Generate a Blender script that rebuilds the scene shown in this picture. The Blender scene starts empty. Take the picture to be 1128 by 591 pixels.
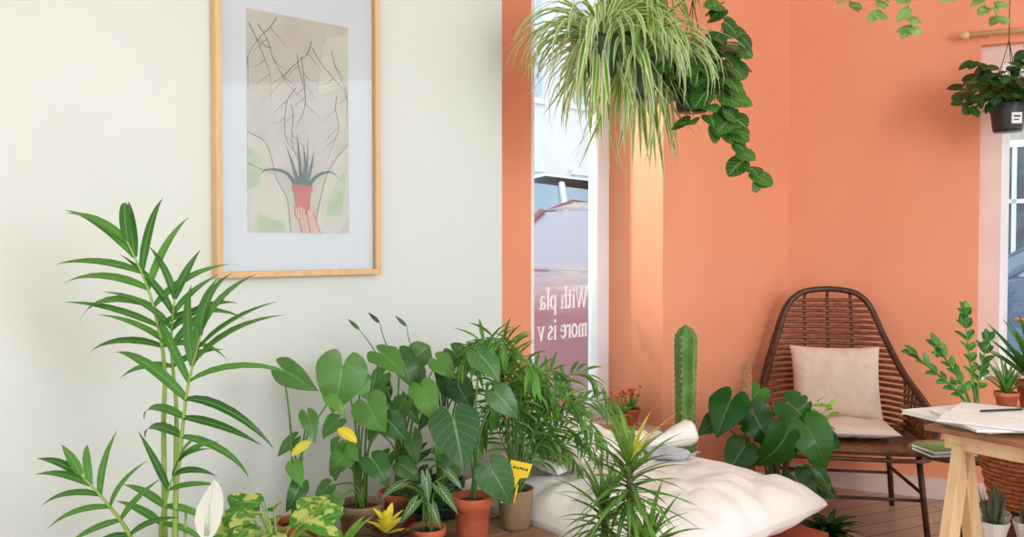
import bpy, math, random
from mathutils import Vector, Matrix, noise
random.seed(7)
R=random.uniform
V=Vector
ANG=math.atan2(.676,.737)
H_CEIL=3.0
def Wp(u,v,z=0): return V((0.669+0.737*u+0.676*v, 3.828+0.676*u-0.737*v, z))
def lin(c):
    out=[]
    for x in c:
        x/=255.0
        out.append(x/12.92 if x<=.04045 else ((x+.055)/1.055)**2.4)
    return (out[0],out[1],out[2],1)
# ---------------------------------------------------------------- materials
def nt(name):
    m=bpy.data.materials.new(name); m.use_nodes=True
    t=m.node_tree; b=t.nodes['Principled BSDF']; return m,t,b
def mat(name,c,c2=None,rough=.6,scale=8,metal=0,bump=0,bscale=60,spec=.5,coat=0,detail=3,stretch=None,sheen=0):
    m,t,b=nt(name); N=t.nodes; L=t.links
    b.inputs['Roughness'].default_value=rough; b.inputs['Metallic'].default_value=metal
    b.inputs['Specular IOR Level'].default_value=spec
    b.inputs['Coat Weight'].default_value=coat
    tc=N.new('ShaderNodeTexCoord'); mp=N.new('ShaderNodeMapping'); L.new(tc.outputs['Object'],mp.inputs[0])
    if stretch: mp.inputs['Scale'].default_value=stretch
    nz=N.new('ShaderNodeTexNoise'); nz.inputs['Scale'].default_value=scale; nz.inputs['Detail'].default_value=detail
    L.new(mp.outputs[0],nz.inputs['Vector'])
    mx=N.new('ShaderNodeMix'); mx.data_type='RGBA'
    mx.inputs[6].default_value=lin(c); mx.inputs[7].default_value=lin(c2 or c)
    mr=N.new('ShaderNodeMapRange'); mr.inputs[1].default_value=.35; mr.inputs[2].default_value=.65
    L.new(nz.outputs[0],mr.inputs[0]); L.new(mr.outputs[0],mx.inputs[0]); L.new(mx.outputs[2],b.inputs['Base Color'])
    if bump:
        n2=N.new('ShaderNodeTexNoise'); n2.inputs['Scale'].default_value=bscale; L.new(mp.outputs[0],n2.inputs['Vector'])
        bp=N.new('ShaderNodeBump'); bp.inputs['Strength'].default_value=bump; bp.inputs['Distance'].default_value=.01
        L.new(n2.outputs[0],bp.inputs['Height']); L.new(bp.outputs[0],b.inputs['Normal'])
    return m
def leaf_mat(name,c1,c2,rib=None,ribw=.1,edge=None,edgew=.6,veins=0,vfreq=40,varieg=None,vsc=20,rough=.42,trans=.28,spec=.4):
    m,t,b=nt(name); N=t.nodes; L=t.links
    b.inputs['Roughness'].default_value=rough; b.inputs['Specular IOR Level'].default_value=spec
    at=N.new('ShaderNodeAttribute'); at.attribute_name='rnd'
    uv=N.new('ShaderNodeUVMap'); sp=N.new('ShaderNodeSeparateXYZ'); L.new(uv.outputs[0],sp.inputs[0])
    def mth(op,a,bv=None):
        n=N.new('ShaderNodeMath'); n.operation=op
        for i,x in enumerate((a,bv)):
            if x is None: continue
            if isinstance(x,(int,float)): n.inputs[i].default_value=x
            else: L.new(x,n.inputs[i])
        return n.outputs[0]
    ax=mth('MULTIPLY',mth('ABSOLUTE',mth('SUBTRACT',sp.outputs[0],.5)),2.0)
    def mix(f,a,c):
        n=N.new('ShaderNodeMix'); n.data_type='RGBA'; L.new(f,n.inputs[0])
        if isinstance(a,tuple): n.inputs[6].default_value=a
        else: L.new(a,n.inputs[6])
        n.inputs[7].default_value=c
        return n.outputs[2]
    col=mix(at.outputs['Fac'],lin(c1),lin(c2))
    if varieg:
        tc=N.new('ShaderNodeTexCoord'); nz=N.new('ShaderNodeTexNoise'); nz.inputs['Scale'].default_value=vsc; nz.inputs['Detail'].default_value=4; L.new(tc.outputs['Object'],nz.inputs['Vector'])
        mr=N.new('ShaderNodeMapRange'); mr.inputs[1].default_value=.5; mr.inputs[2].default_value=.56; L.new(nz.outputs[0],mr.inputs[0])
        col=mix(mr.outputs[0],col,lin(varieg))
    if veins:
        f=mth('SUBTRACT',sp.outputs[1],mth('MULTIPLY',ax,.3)); f=mth('SINE',mth('MULTIPLY',f,vfreq))
        f=mth('MULTIPLY',mth('GREATER_THAN',f,.88),veins); col=mix(f,col,lin(rib or c2))
    if edge:
        f=mth('GREATER_THAN',ax,edgew); col=mix(f,col,lin(edge))
    if rib:
        f=mth('MULTIPLY',mth('LESS_THAN',ax,ribw),.7); col=mix(f,col,lin(rib))
    L.new(col,b.inputs['Base Color'])
    tr=N.new('ShaderNodeBsdfTranslucent'); L.new(col,tr.inputs[0])
    ms=N.new('ShaderNodeMixShader'); ms.inputs[0].default_value=trans
    L.new(b.outputs[0],ms.inputs[1]); L.new(tr.outputs[0],ms.inputs[2]); L.new(ms.outputs[0],N['Material Output'].inputs[0])
    return m
def glass_mat(name,tint=(245,250,250),refl=.08):
    m=bpy.data.materials.new(name); m.use_nodes=True; t=m.node_tree; N=t.nodes; L=t.links; N.clear()
    o=N.new('ShaderNodeOutputMaterial'); a=N.new('ShaderNodeBsdfTransparent'); a.inputs[0].default_value=lin(tint)
    g=N.new('ShaderNodeBsdfGlossy'); g.inputs['Roughness'].default_value=.03
    x=N.new('ShaderNodeMixShader'); fr=N.new('ShaderNodeLayerWeight'); fr.inputs[0].default_value=.12
    mm=N.new('ShaderNodeMath'); mm.operation='MULTIPLY_ADD'; L.new(fr.outputs['Fresnel'],mm.inputs[0]); mm.inputs[1].default_value=.6; mm.inputs[2].default_value=refl*.3
    L.new(mm.outputs[0],x.inputs[0]); L.new(a.outputs[0],x.inputs[1]); L.new(g.outputs[0],x.inputs[2]); L.new(x.outputs[0],o.inputs[0])
    return m
def plank_mat(name,c,c2,rough=.35,sc=1.0):
    m,t,b=nt(name); N=t.nodes; L=t.links
    tc=N.new('ShaderNodeTexCoord'); mp=N.new('ShaderNodeMapping'); mp.inputs['Rotation'].default_value=(0,0,-.45); L.new(tc.outputs['Object'],mp.inputs[0])
    br=N.new('ShaderNodeTexBrick'); br.inputs['Scale'].default_value=sc; br.inputs['Mortar Size'].default_value=.004
    br.inputs['Brick Width'].default_value=1.2; br.inputs['Row Height'].default_value=.11
    br.inputs['Color1'].default_value=lin(c); br.inputs['Color2'].default_value=lin(c2); br.inputs['Mortar'].default_value=lin((120,84,68))
    L.new(mp.outputs[0],br.inputs['Vector'])
    nz=N.new('ShaderNodeTexNoise'); mp2=N.new('ShaderNodeMapping'); mp2.inputs['Scale'].default_value=(2,25,2); L.new(mp.outputs[0],mp2.inputs[0]); L.new(mp2.outputs[0],nz.inputs['Vector']); nz.inputs['Scale'].default_value=3
    mx=N.new('ShaderNodeMix'); mx.data_type='RGBA'; mx.blend_type='MULTIPLY'; mx.inputs[0].default_value=.25
    L.new(br.outputs[0],mx.inputs[6]); L.new(nz.outputs[0],mx.inputs[7]); L.new(mx.outputs[2],b.inputs['Base Color'])
    b.inputs['Roughness'].default_value=rough
    return m
M={}
M['white']=mat('wall_paint_white',(208,214,207),(205,211,204),.85,2,bump=.04,bscale=90)
M['orange']=mat('wall_paint_orange',(236,158,120),(231,150,112),.75,1.5,bump=.04,bscale=80)
M['ceil']=mat('ceiling_paint',(232,234,232),(230,230,228),.9)
M['floor']=plank_mat('floor_planks',(208,176,152),(194,160,136))
M['pinkwhite']=mat('painted_baseboard',(230,204,192),(224,196,184),.5)
M['frwhite']=mat('window_paint',(240,242,244),(234,236,240),.4)
M['sill']=mat('sill_paint',(228,212,200),(220,200,186),.6)
M['fwood']=mat('frame_oak',(216,178,132),(204,164,116),.5,30,stretch=(1,1,.1))
M['pine']=mat('pine_wood',(228,194,150),(212,174,128),.55,25,stretch=(1,1,.15))
M['dkwood']=mat('brown_tabletop',(160,110,76),(134,88,60),.4,14,stretch=(1,.2,1))
M['crate']=mat('crate_wood',(110,74,52),(90,58,40),.6,14,stretch=(1,.2,1))
M['bench']=mat('bench_wood',(165,125,88),(140,100,68),.6,14,stretch=(.2,1,1))
M['matb']=mat('mat_board',(214,216,222),(211,213,219),.7,3,coat=.2)
M['terra']=mat('terracotta',(196,104,70),(172,84,54),.8,12,bump=.15)
M['terra2']=mat('terracotta_pale',(200,128,96),(180,106,76),.8,12,bump=.15)
M['kraft']=mat('kraft_pot',(150,122,92),(128,104,78),.85,15,bump=.2)
M['blackp']=mat('dark_plastic',(38,44,48),(30,34,38),.4)
M['greenp']=mat('dark_green_plastic',(40,72,52),(32,60,44),.4)
M['soil']=mat('soil',(48,34,26),(70,50,38),.95,60,bump=.8)
M['stem']=mat('green_stem',(92,128,50),(70,108,42),.5,10)
M['stemp']=mat('pale_stem',(150,180,84),(116,152,62),.5,10)
M['bark']=mat('bark',(120,98,72),(90,70,52),.85,30,bump=.6)
M['cord']=mat('cord',(60,50,42),(50,42,36),.9)
M['cloth']=mat('offwhite_cloth',(236,231,225),(229,224,217),.9,3,bump=.15,bscale=220)
M['pillow']=mat('pillow_linen',(228,206,188),(223,199,180),.95,40,bump=.25,bscale=350)
M['pillow2']=mat('seat_pad_linen',(230,212,200),(224,205,192),.95,40,bump=.2,bscale=350)
M['box']=mat('terracotta_box',(176,80,52),(154,66,44),.6,8)
M['rattan']=mat('rattan_brown',(138,84,52),(92,54,34),.36,40,bump=.3)
M['rattand']=mat('rattan_dark',(84,50,34),(54,34,24),.38,40,bump=.2)
M['metal']=mat('black_metal',(25,24,24),None,.4,metal=.6)
M['paper']=mat('paper',(240,238,232),(233,231,225),.8,5)
M['paper2']=mat('paper_grey',(196,196,204),(176,178,190),.7,8,bump=.3,bscale=40)
M['tan']=mat('tan_cloth',(160,116,84),(128,88,62),.9,20,bump=.3)
M['ink']=mat('dark_ink',(40,38,40),None,.8)
M['yel']=mat('yellow_tag',(250,214,40),(246,204,30),.5)
M['wicker']=mat('wicker_basket',(200,122,70),(150,84,44),.6,60,bump=.5)
M['grnbook']=mat('green_book_cover',(96,140,70),(84,126,60),.5)
M['cactus']=mat('cactus_skin',(110,150,70),(80,120,54),.6,20)
M['spine']=mat('cactus_spines',(226,216,176),None,.6)
M['glass']=glass_mat('window_glass')
M['pglass']=glass_mat('picture_glass',(250,252,252),.2)
G={}
G['kentia']=leaf_mat('kentia_leaf',(46,102,40),(92,150,60),rib=(120,165,84),ribw=.12,trans=.38)
G['areca']=leaf_mat('areca_leaf',(48,104,36),(110,166,62),rib=(124,170,76),ribw=.1,trans=.38)
G['alo']=leaf_mat('alocasia_leaf',(46,94,42),(104,158,68),rib=(120,164,90),ribw=.05,veins=.12,vfreq=45,rough=.33,trans=.35)
G['alodark']=leaf_mat('dark_alocasia_leaf',(44,86,46),(82,128,70),rib=(130,166,112),ribw=.05,veins=.18,vfreq=36,rough=.35)
G['stripe']=leaf_mat('striped_arrow_leaf',(40,84,44),(64,110,56),rib=(190,210,160),ribw=.1,veins=.7,vfreq=40,rough=.35)
G['dark']=leaf_mat('dark_green_leaf',(28,66,28),(60,106,42),rib=(80,120,62),ribw=.07,veins=.1,rough=.32,trans=.22)
G['monstera']=leaf_mat('monstera_leaf',(26,76,26),(62,122,44),rib=(105,150,76),ribw=.04,rough=.24,trans=.22,spec=.4)
G['spider']=leaf_mat('spider_leaf',(110,168,56),(160,204,90),edge=(240,246,212),edgew=.5,trans=.52)
G['spiderg']=leaf_mat('spider_leaf_green',(120,176,46),(166,210,76),rib=(228,238,186),ribw=.4,trans=.52)
G['calat']=leaf_mat('striped_round_leaf',(40,88,36),(80,136,54),rib=(140,182,100),ribw=.08,veins=.45,vfreq=34,rough=.3,trans=.35)
G['var']=leaf_mat('variegated_leaf',(70,138,46),(112,172,60),rib=(180,205,110),ribw=.06,varieg=(208,216,116),vsc=34,trans=.38)
G['drac']=leaf_mat('dracaena_leaf',(56,108,44),(120,174,70),rib=(140,185,90),ribw=.2,edge=(120,130,70),edgew=.88,trans=.38)
G['dracy']=leaf_mat('dracaena_yellow_leaf',(200,200,70),(226,206,84),rib=(150,180,60),ribw=.3)
G['vine']=leaf_mat('pale_vine_leaf',(130,175,100),(165,205,120),rib=(190,215,150),ribw=.1,trans=.45)
G['zz']=leaf_mat('zz_leaf',(40,96,38),(82,140,56),rib=(110,160,80),ribw=.08,rough=.28)
G['yellow']=leaf_mat('yellow_leaf',(226,206,50),(240,222,70),rib=(250,240,130),ribw=.1)
G['spathe']=leaf_mat('white_spathe',(240,242,236),(232,238,224),rib=(214,226,196),ribw=.08,trans=.35)
G['purple']=leaf_mat('purple_leaf',(110,40,60),(80,84,50),rib=(60,90,40),ribw=.3)
G['lav']=leaf_mat('grey_green_leaf',(96,112,92),(120,128,112))
G['red']=leaf_mat('red_petal',(206,60,40),(232,110,60),trans=.3)
G['orangef']=leaf_mat('orange_petal',(240,140,30),(250,170,50),trans=.3)
G['light']=leaf_mat('light_green_leaf',(104,160,54),(154,200,76),rib=(190,215,120),ribw=.1,trans=.4)
# ---------------------------------------------------------------- mesh builder
class MB:
    def __init__(s): s.v=[];s.f=[];s.uv=[];s.r=[];s.mi=[];s.m=0
    def add(s,vs,fs,uvs=None,rnd=.5):
        o=len(s.v); s.v+= [tuple(x) for x in vs]; s.uv+= uvs or [(0.5,0)]*len(vs); s.r+=[rnd]*len(vs)
        for f in fs: s.f.append([i+o for i in f]); s.mi.append(s.m)
    def box(s,a,b,T=None):
        vs=[V((x,y,z)) for z in(a[2],b[2]) for y in(a[1],b[1]) for x in(a[0],b[0])]
        if T: vs=[T@p for p in vs]
        s.add(vs,[(0,2,3,1),(4,5,7,6),(0,1,5,4),(2,6,7,3),(0,4,6,2),(1,3,7,5)])
    def prism(s,pts,y0,y1,T=None):
        n=len(pts); vs=[V((x,y,z)) for y in(y0,y1) for x,z in pts]
        if T: vs=[T@p for p in vs]
        s.add(vs,[tuple(range(n)),tuple(range(n,2*n))[::-1]]+[(i,i+n,(i+1)%n+n,(i+1)%n) for i in range(n)])
    def beam(s,p,q,w,h,up=V((0,0,1))):
        p=V(p);q=V(q); d=(q-p).normalized(); sx=d.cross(up).normalized()*w/2; sy=sx.cross(d).normalized()*h/2
        vs=[c+sx*a+sy*b for c in(p,q) for a,b in((-1,-1),(1,-1),(1,1),(-1,1))]
        s.add(vs,[(0,3,2,1),(4,5,6,7),(0,1,5,4),(1,2,6,5),(2,3,7,6),(3,0,4,7)])
    def tube(s,pts,r0,r1=None,n=6,cap=True):
        r1=r0 if r1 is None else r1; pts=[V(p) for p in pts]; k=len(pts); vs=[]
        ref=None
        for i,p in enumerate(pts):
            t=(pts[min(i+1,k-1)]-pts[max(i-1,0)])
            t=t.normalized() if t.length>1e-9 else V((0,0,1))
            if ref is None: ref=t.orthogonal().normalized()
            ref=(ref-t*ref.dot(t)); ref=ref.normalized() if ref.length>1e-6 else t.orthogonal().normalized()
            b=t.cross(ref); r=r0+(r1-r0)*i/(k-1)
            for j in range(n):
                a=2*math.pi*j/n; vs.append(p+(ref*math.cos(a)+b*math.sin(a))*r)
        fs=[(i*n+j,i*n+(j+1)%n,(i+1)*n+(j+1)%n,(i+1)*n+j) for i in range(k-1) for j in range(n)]
        if cap: fs+= [tuple(range(n))[::-1],tuple((k-1)*n+j for j in range(n))]
        s.add(vs,fs)
    def lathe(s,prof,n=28,c=(0,0,0),T=None,rib=0,nr=0):
        vs=[]
        for r,z in prof:
            for j in range(n):
                a=2*math.pi*j/n; rr=r*(1+rib*(1-2*abs(math.sin(nr*a/2))**.8)) if rib else r
                p=V((c[0]+rr*math.cos(a),c[1]+rr*math.sin(a),c[2]+z)); vs.append(T@p if T else p)
        k=len(prof)
        s.add(vs,[(i*n+j,i*n+(j+1)%n,(i+1)*n+(j+1)%n,(i+1)*n+j) for i in range(k-1) for j in range(n)])
    def poly(s,pts): s.add([V(p) for p in pts],[tuple(range(len(pts)))])
    def build(s,name,parent=None,mats=(),smooth=True,loc=None,rz=0,label=None):
        me=bpy.data.meshes.new(name); me.from_pydata(s.v,[],s.f)
        uvl=me.uv_layers.new(name='UVMap')
        idx=[0]*len(me.loops); me.loops.foreach_get('vertex_index',idx)
        flat=[]
        for i in idx: flat+= [s.uv[i][0],s.uv[i][1]]
        uvl.data.foreach_set('uv',flat)
        at=me.attributes.new('rnd','FLOAT','POINT'); at.data.foreach_set('value',s.r)
        for m in mats: me.materials.append(m)
        me.polygons.foreach_set('material_index',s.mi)
        me.polygons.foreach_set('use_smooth',[smooth]*len(me.polygons))
        me.update()
        ob=bpy.data.objects.new(name,me); bpy.context.scene.collection.objects.link(ob)
        if parent: ob.parent=parent
        if loc is not None: ob.location=loc
        ob.rotation_euler[2]=rz
        if label: ob['label']=label
        return ob
def empty(name,label,cat,loc,rz=0,group=None):
    e=bpy.data.objects.new(name,None); e.empty_display_size=.05; bpy.context.scene.collection.objects.link(e)
    e.location=loc; e.rotation_euler[2]=rz; e['label']=label; e['category']=cat
    if group: e['group']=group
    return e
def top(ob,label,cat,group=None):
    ob['label']=label; ob['category']=cat
    if group: ob['group']=group
    return ob
def struct(ob,label,cat='wall'):
    ob['kind']='structure'; ob['label']=label; ob['category']=cat; return ob
def cr(pts,n=16):
    pts=[V(p) for p in pts]; P=[pts[0]*2-pts[1]]+pts+[pts[-1]*2-pts[-2]]; out=[]; k=len(pts)-1
    for i in range(n+1):
        t=i/n*k; j=min(int(t),k-1); f=t-j; a,b,c,d=P[j],P[j+1],P[j+2],P[j+3]
        out.append(.5*((2*b)+(c-a)*f+(2*a-5*b+4*c-d)*f*f+(3*b-a-3*c+d)*f**3))
    return out
def bevel(ob,w=.004,seg=2):
    m=ob.modifiers.new('bevel','BEVEL'); m.width=w; m.segments=seg; m.limit_method='ANGLE'; return ob
# ---------------------------------------------------------------- leaves
def lance(n=6,p=.75): return [(i/n,0,max(.04,math.sin(math.pi*(i/n)**p)) if i<n else 0) for i in range(n+1)]
LANCE=lance(6); LONG=[(0,0,.6),(.12,0,.85),(.3,0,1),(.5,0,.95),(.7,0,.7),(.87,0,.38),(1,0,0)]
LONG9=[(0,0,.5),(.1,0,.8),(.22,0,1),(.35,0,1),(.5,0,.9),(.63,0,.72),(.76,0,.48),(.88,0,.22),(1,0,0)]
OVAL=[(0,0,.08),(.08,0,.45),(.2,0,.8),(.38,0,1),(.58,0,.95),(.75,0,.72),(.9,0,.38),(1,0,0)]
ROUND=[(-.1,.2,.5),(-.03,.05,.75),(.05,0,.88),(.2,0,1),(.4,0,1.02),(.6,0,.9),(.8,0,.6),(.93,0,.28),(1,0,0)]
HEART=[(-.3,.28,.45),(-.22,.14,.72),(-.1,.04,.92),(0,0,1),(.15,0,1),(.35,0,.88),(.55,0,.67),(.75,0,.38),(.9,0,.14),(1,0,0)]
ARROW=[(-.42,.34,.42),(-.3,.24,.6),(-.15,.1,.74),(0,0,.8),(.15,0,.76),(.35,0,.64),(.55,0,.48),(.75,0,.29),(.9,0,.11),(1,0,0)]
MONST=[(-.28,.28,.5),(-.2,.12,.8),(-.08,.03,.98),(.03,0,1.04),(.09,0,.84),(.14,0,1.06),(.24,0,1.02),(.3,0,.74),(.35,0,.98),(.45,0,.9),(.51,0,.62),(.56,0,.78),(.66,0,.62),(.74,0,.45),(.8,0,.36),(.92,0,.12),(1,0,0)]
def blade(mb,p,d,n,L,W,rows,bend=0,fold=.2,nx=1,wave=0,rnd=None):
    p=V(p); d=V(d).normalized(); n=V(n); s=d.cross(n)
    if s.length<1e-4: s=d.orthogonal()
    s.normalize(); n=s.cross(d).normalized(); b=bend if abs(bend)>1e-3 else 1e-3
    rnd=random.random() if rnd is None else rnd; ph=R(0,6)
    for sd in(-1,1):
        vs=[];uv=[]
        for y,xi,xo in rows:
            a=b*y; c=p+d*(L*math.sin(a)/b)-n*(L*(1-math.cos(a))/b); nn=n*math.cos(a)+d*math.sin(a)
            for k in range(nx+1):
                x=xi+(xo-xi)*k/nx
                lift=fold*x*W+(wave*W*math.sin(y*9+ph)*x if wave else 0)
                if nx>1: lift-=fold*.9*x*x*W
                vs.append(c+s*(sd*x*W)+nn*lift); uv.append((.5+.5*sd*k/nx,y))
        m=nx+1
        fs=[(i*m+k,i*m+k+1,(i+1)*m+k+1,(i+1)*m+k) for i in range(len(rows)-1) for k in range(nx)]
        if sd<0: fs=[f[::-1] for f in fs]
        mb.add(vs,fs,uv,rnd)
def frond(mL,mS,pts,nrm,n,ll,lw,start=.4,r=.005,a0=65,a1=12,bend=.6,rows=LONG,jit=.12,upw=.6):
    path=cr(pts,24); nrm=V(nrm).normalized(); mS.tube(path,r,r*.25,5)
    for i in range(n):
        t=start+(1-start)*i/(n-1); j=t*24; k=min(int(j),23); p=path[k].lerp(path[k+1],j-k); tan=(path[k+1]-path[k]).normalized()
        sd=tan.cross(nrm).normalized(); q=(i/(n-1)); a=math.radians(a0+(a1-a0)*q)
        for sg in(-1,1):
            d=tan*math.cos(a)+sd*sg*math.sin(a)+V((R(-jit,jit),R(-jit,jit),R(-jit,jit)))
            l=ll*(.72+.28*math.sin(math.pi*min(1,q*.9+.12)))*R(.8,1.12)
            nn=nrm*.65+V((0,0,upw))
            blade(mL,p,d,nn,l,lw*R(.85,1.15),rows,bend=bend*R(.5,1.3),fold=.25)
# ---------------------------------------------------------------- pots
def pot(par,r,h,m,z=0,rim=True,soil=True):
    b=MB()
    if rim: prof=[(0,0),(.68*r,0),(.72*r,.01),(.93*r,h*.78),(1.03*r,h*.79),(1.06*r,h*.98),(1.03*r,h),(.93*r,h),(.9*r,h*.86),(.6*r,h*.2),(0,h*.2)]
    else: prof=[(0,0),(.76*r,0),(.8*r,.008),(1.0*r,h*.96),(1.0*r,h),(.93*r,h),(.9*r,h*.86),(.6*r,h*.2),(0,h*.2)]
    b.lathe(prof,32,(0,0,z)); o=b.build('pot',par,[m])
    if soil:
        c=MB(); c.lathe([(.885*r,h*.85),(.5*r,h*.88),(0,h*.89)],20,(0,0,z)); c.build('soil',par,[M['soil']])
    return o
def leafplant(name,label,loc,r,h,potm,leaves,gm,rows,rot=None,stemr=.003,fold=.15,spread=.4,stemm=None,nx=3,extra=0,exrange=None,cat='potted plant',hang=True,group=None,tilt=.45):
    """leaves: (x,y,z,L,W,dx) attach points"""
    e=empty(name,label,cat,loc,group=group); pot(e,r,h,potm)
    L=MB();S=MB(); base=V((0,0,h*.85)); lv=list(leaves)
    for i in range(extra):
        x0,x1,z0,z1,l0,w0=exrange; x=R(x0,x1); k=R(.6,1.15); lv.append((x,R(-.08,.05),R(z0,z1),l0*k,w0*k,x*5+R(-.8,.8)))
    for (x,y,z,l,w,dx) in lv:
        t=V((x,y,z)); b0=base+V((R(-.3,.3)*r,R(-.3,.3)*r,0))
        S.tube(cr([b0,b0.lerp(t,.5)+V((-x*.25,0,.04)),t],10),stemr*1.3,stemr*.8,5)
        d=V((dx,R(-.7,-.1),R(-.9,-.4) if hang else R(.2,.6))); n=V((x*1.2+R(-tilt,tilt),-.8,R(.1,1.0)))
        rw=random.choice(rows) if isinstance(rows[0][0],tuple) else rows
        blade(L,t,d,n,l,w*R(.88,1.05),rw,bend=R(.3,1.2),fold=fold,nx=nx,wave=.12)
    S.build('stems',e,[stemm or M['stem']]); L.build('foliage',e,[G[gm]])
    return e
# ================================================================ ROOM
def wbox(name,u0,u1,v0,v1,z0,z1,m,label,cat='wall'):
    b=MB(); b.box((u0,-v1,z0),(u1,-v0,z1)); o=b.build(name,None,[m],False,Wp(0,0),ANG); return struct(o,label,cat)
wbox('wall_left',-4.8,-.958,-.31,0,0,H_CEIL,M['white'],'smooth pale greenish white painted wall')
wbox('wall_window_side',-1.2,-.5115,-.42,-.31,0,H_CEIL,M['orange'],'orange painted strip of wall beside the shop window')
wbox('wall_below_window',-.5115,0,-.42,-.31,0,.44,M['orange'],'orange painted wall under the shop window')
wbox('wall_above_window',-.5115,0,-.42,-.31,2.55,H_CEIL,M['orange'],'orange painted wall above the shop window')
wbox('trim_1',-.957,-.001,-.31,-.005,0,.44,M['sill'],'pale painted ledge filling the window recess','window ledge')
wbox('wall_corner',0,1.25,-.42,0,0,H_CEIL,M['orange'],'orange painted wall between window and corner')
CR=V((1.456,4.55,0)); RA=math.atan2(-.436,.9)
def rbox(name,x0,x1,y0,y1,z0,z1,m,label,cat='wall'):
    b=MB(); b.box((x0,y0,z0),(x1,y1,z1)); return struct(b.build(name,None,[m],False,CR,RA),label,cat)
rbox('wall_right',0,.885,0,.2,0,H_CEIL,M['orange'],'orange painted wall behind the rattan chair')
rbox('wall_right_below_window',.885,2.2,0,.2,0,.62,M['orange'],'orange painted wall below the side window')
rbox('wall_right_above_window',.885,2.2,0,.2,2.21,H_CEIL,M['orange'],'orange painted wall above the side window')
rbox('wall_right_end',2.2,4.2,0,.2,0,H_CEIL,M['orange'],'orange painted wall past the side window')
rbox('baseboard_right',.02,4.2,-.018,0,0,.1,M['pinkwhite'],'pale pink painted skirting board','baseboard')
b=MB(); b.box((.001,-.018,0),(1.04,0,.1)); struct(b.build('baseboard_corner',None,[M['pinkwhite']],False,Wp(0,0),ANG),'pale pink painted skirting board','baseboard')
b=MB(); b.box((-4.8,-.015,0),(-.96,0,.1)); struct(b.build('baseboard_left',None,[M['frwhite']],False,Wp(0,0),ANG),'white painted skirting board','baseboard')
b=MB(); b.poly([(-5,-3,0),(6,-3,0),(5.6,2.7,0),CR+V((.02,.1,0)),Wp(0,-.31),Wp(-1.2,-.31),Wp(-4.8,-.1)]); struct(b.build('floor',None,[M['floor']],False),'warm brown wooden plank floor','floor')
b=MB(); b.poly([(-5,-1.2,H_CEIL),(6,-1.2,H_CEIL),(5.8,2.9,H_CEIL),CR+V((.1,.2,H_CEIL)),Wp(0,-.42,H_CEIL),Wp(-1.2,-.42,H_CEIL),Wp(-4.8,-.2,H_CEIL)][::-1]); struct(b.build('ceiling',None,[M['ceil']],False),'plain white ceiling','ceiling')
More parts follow.
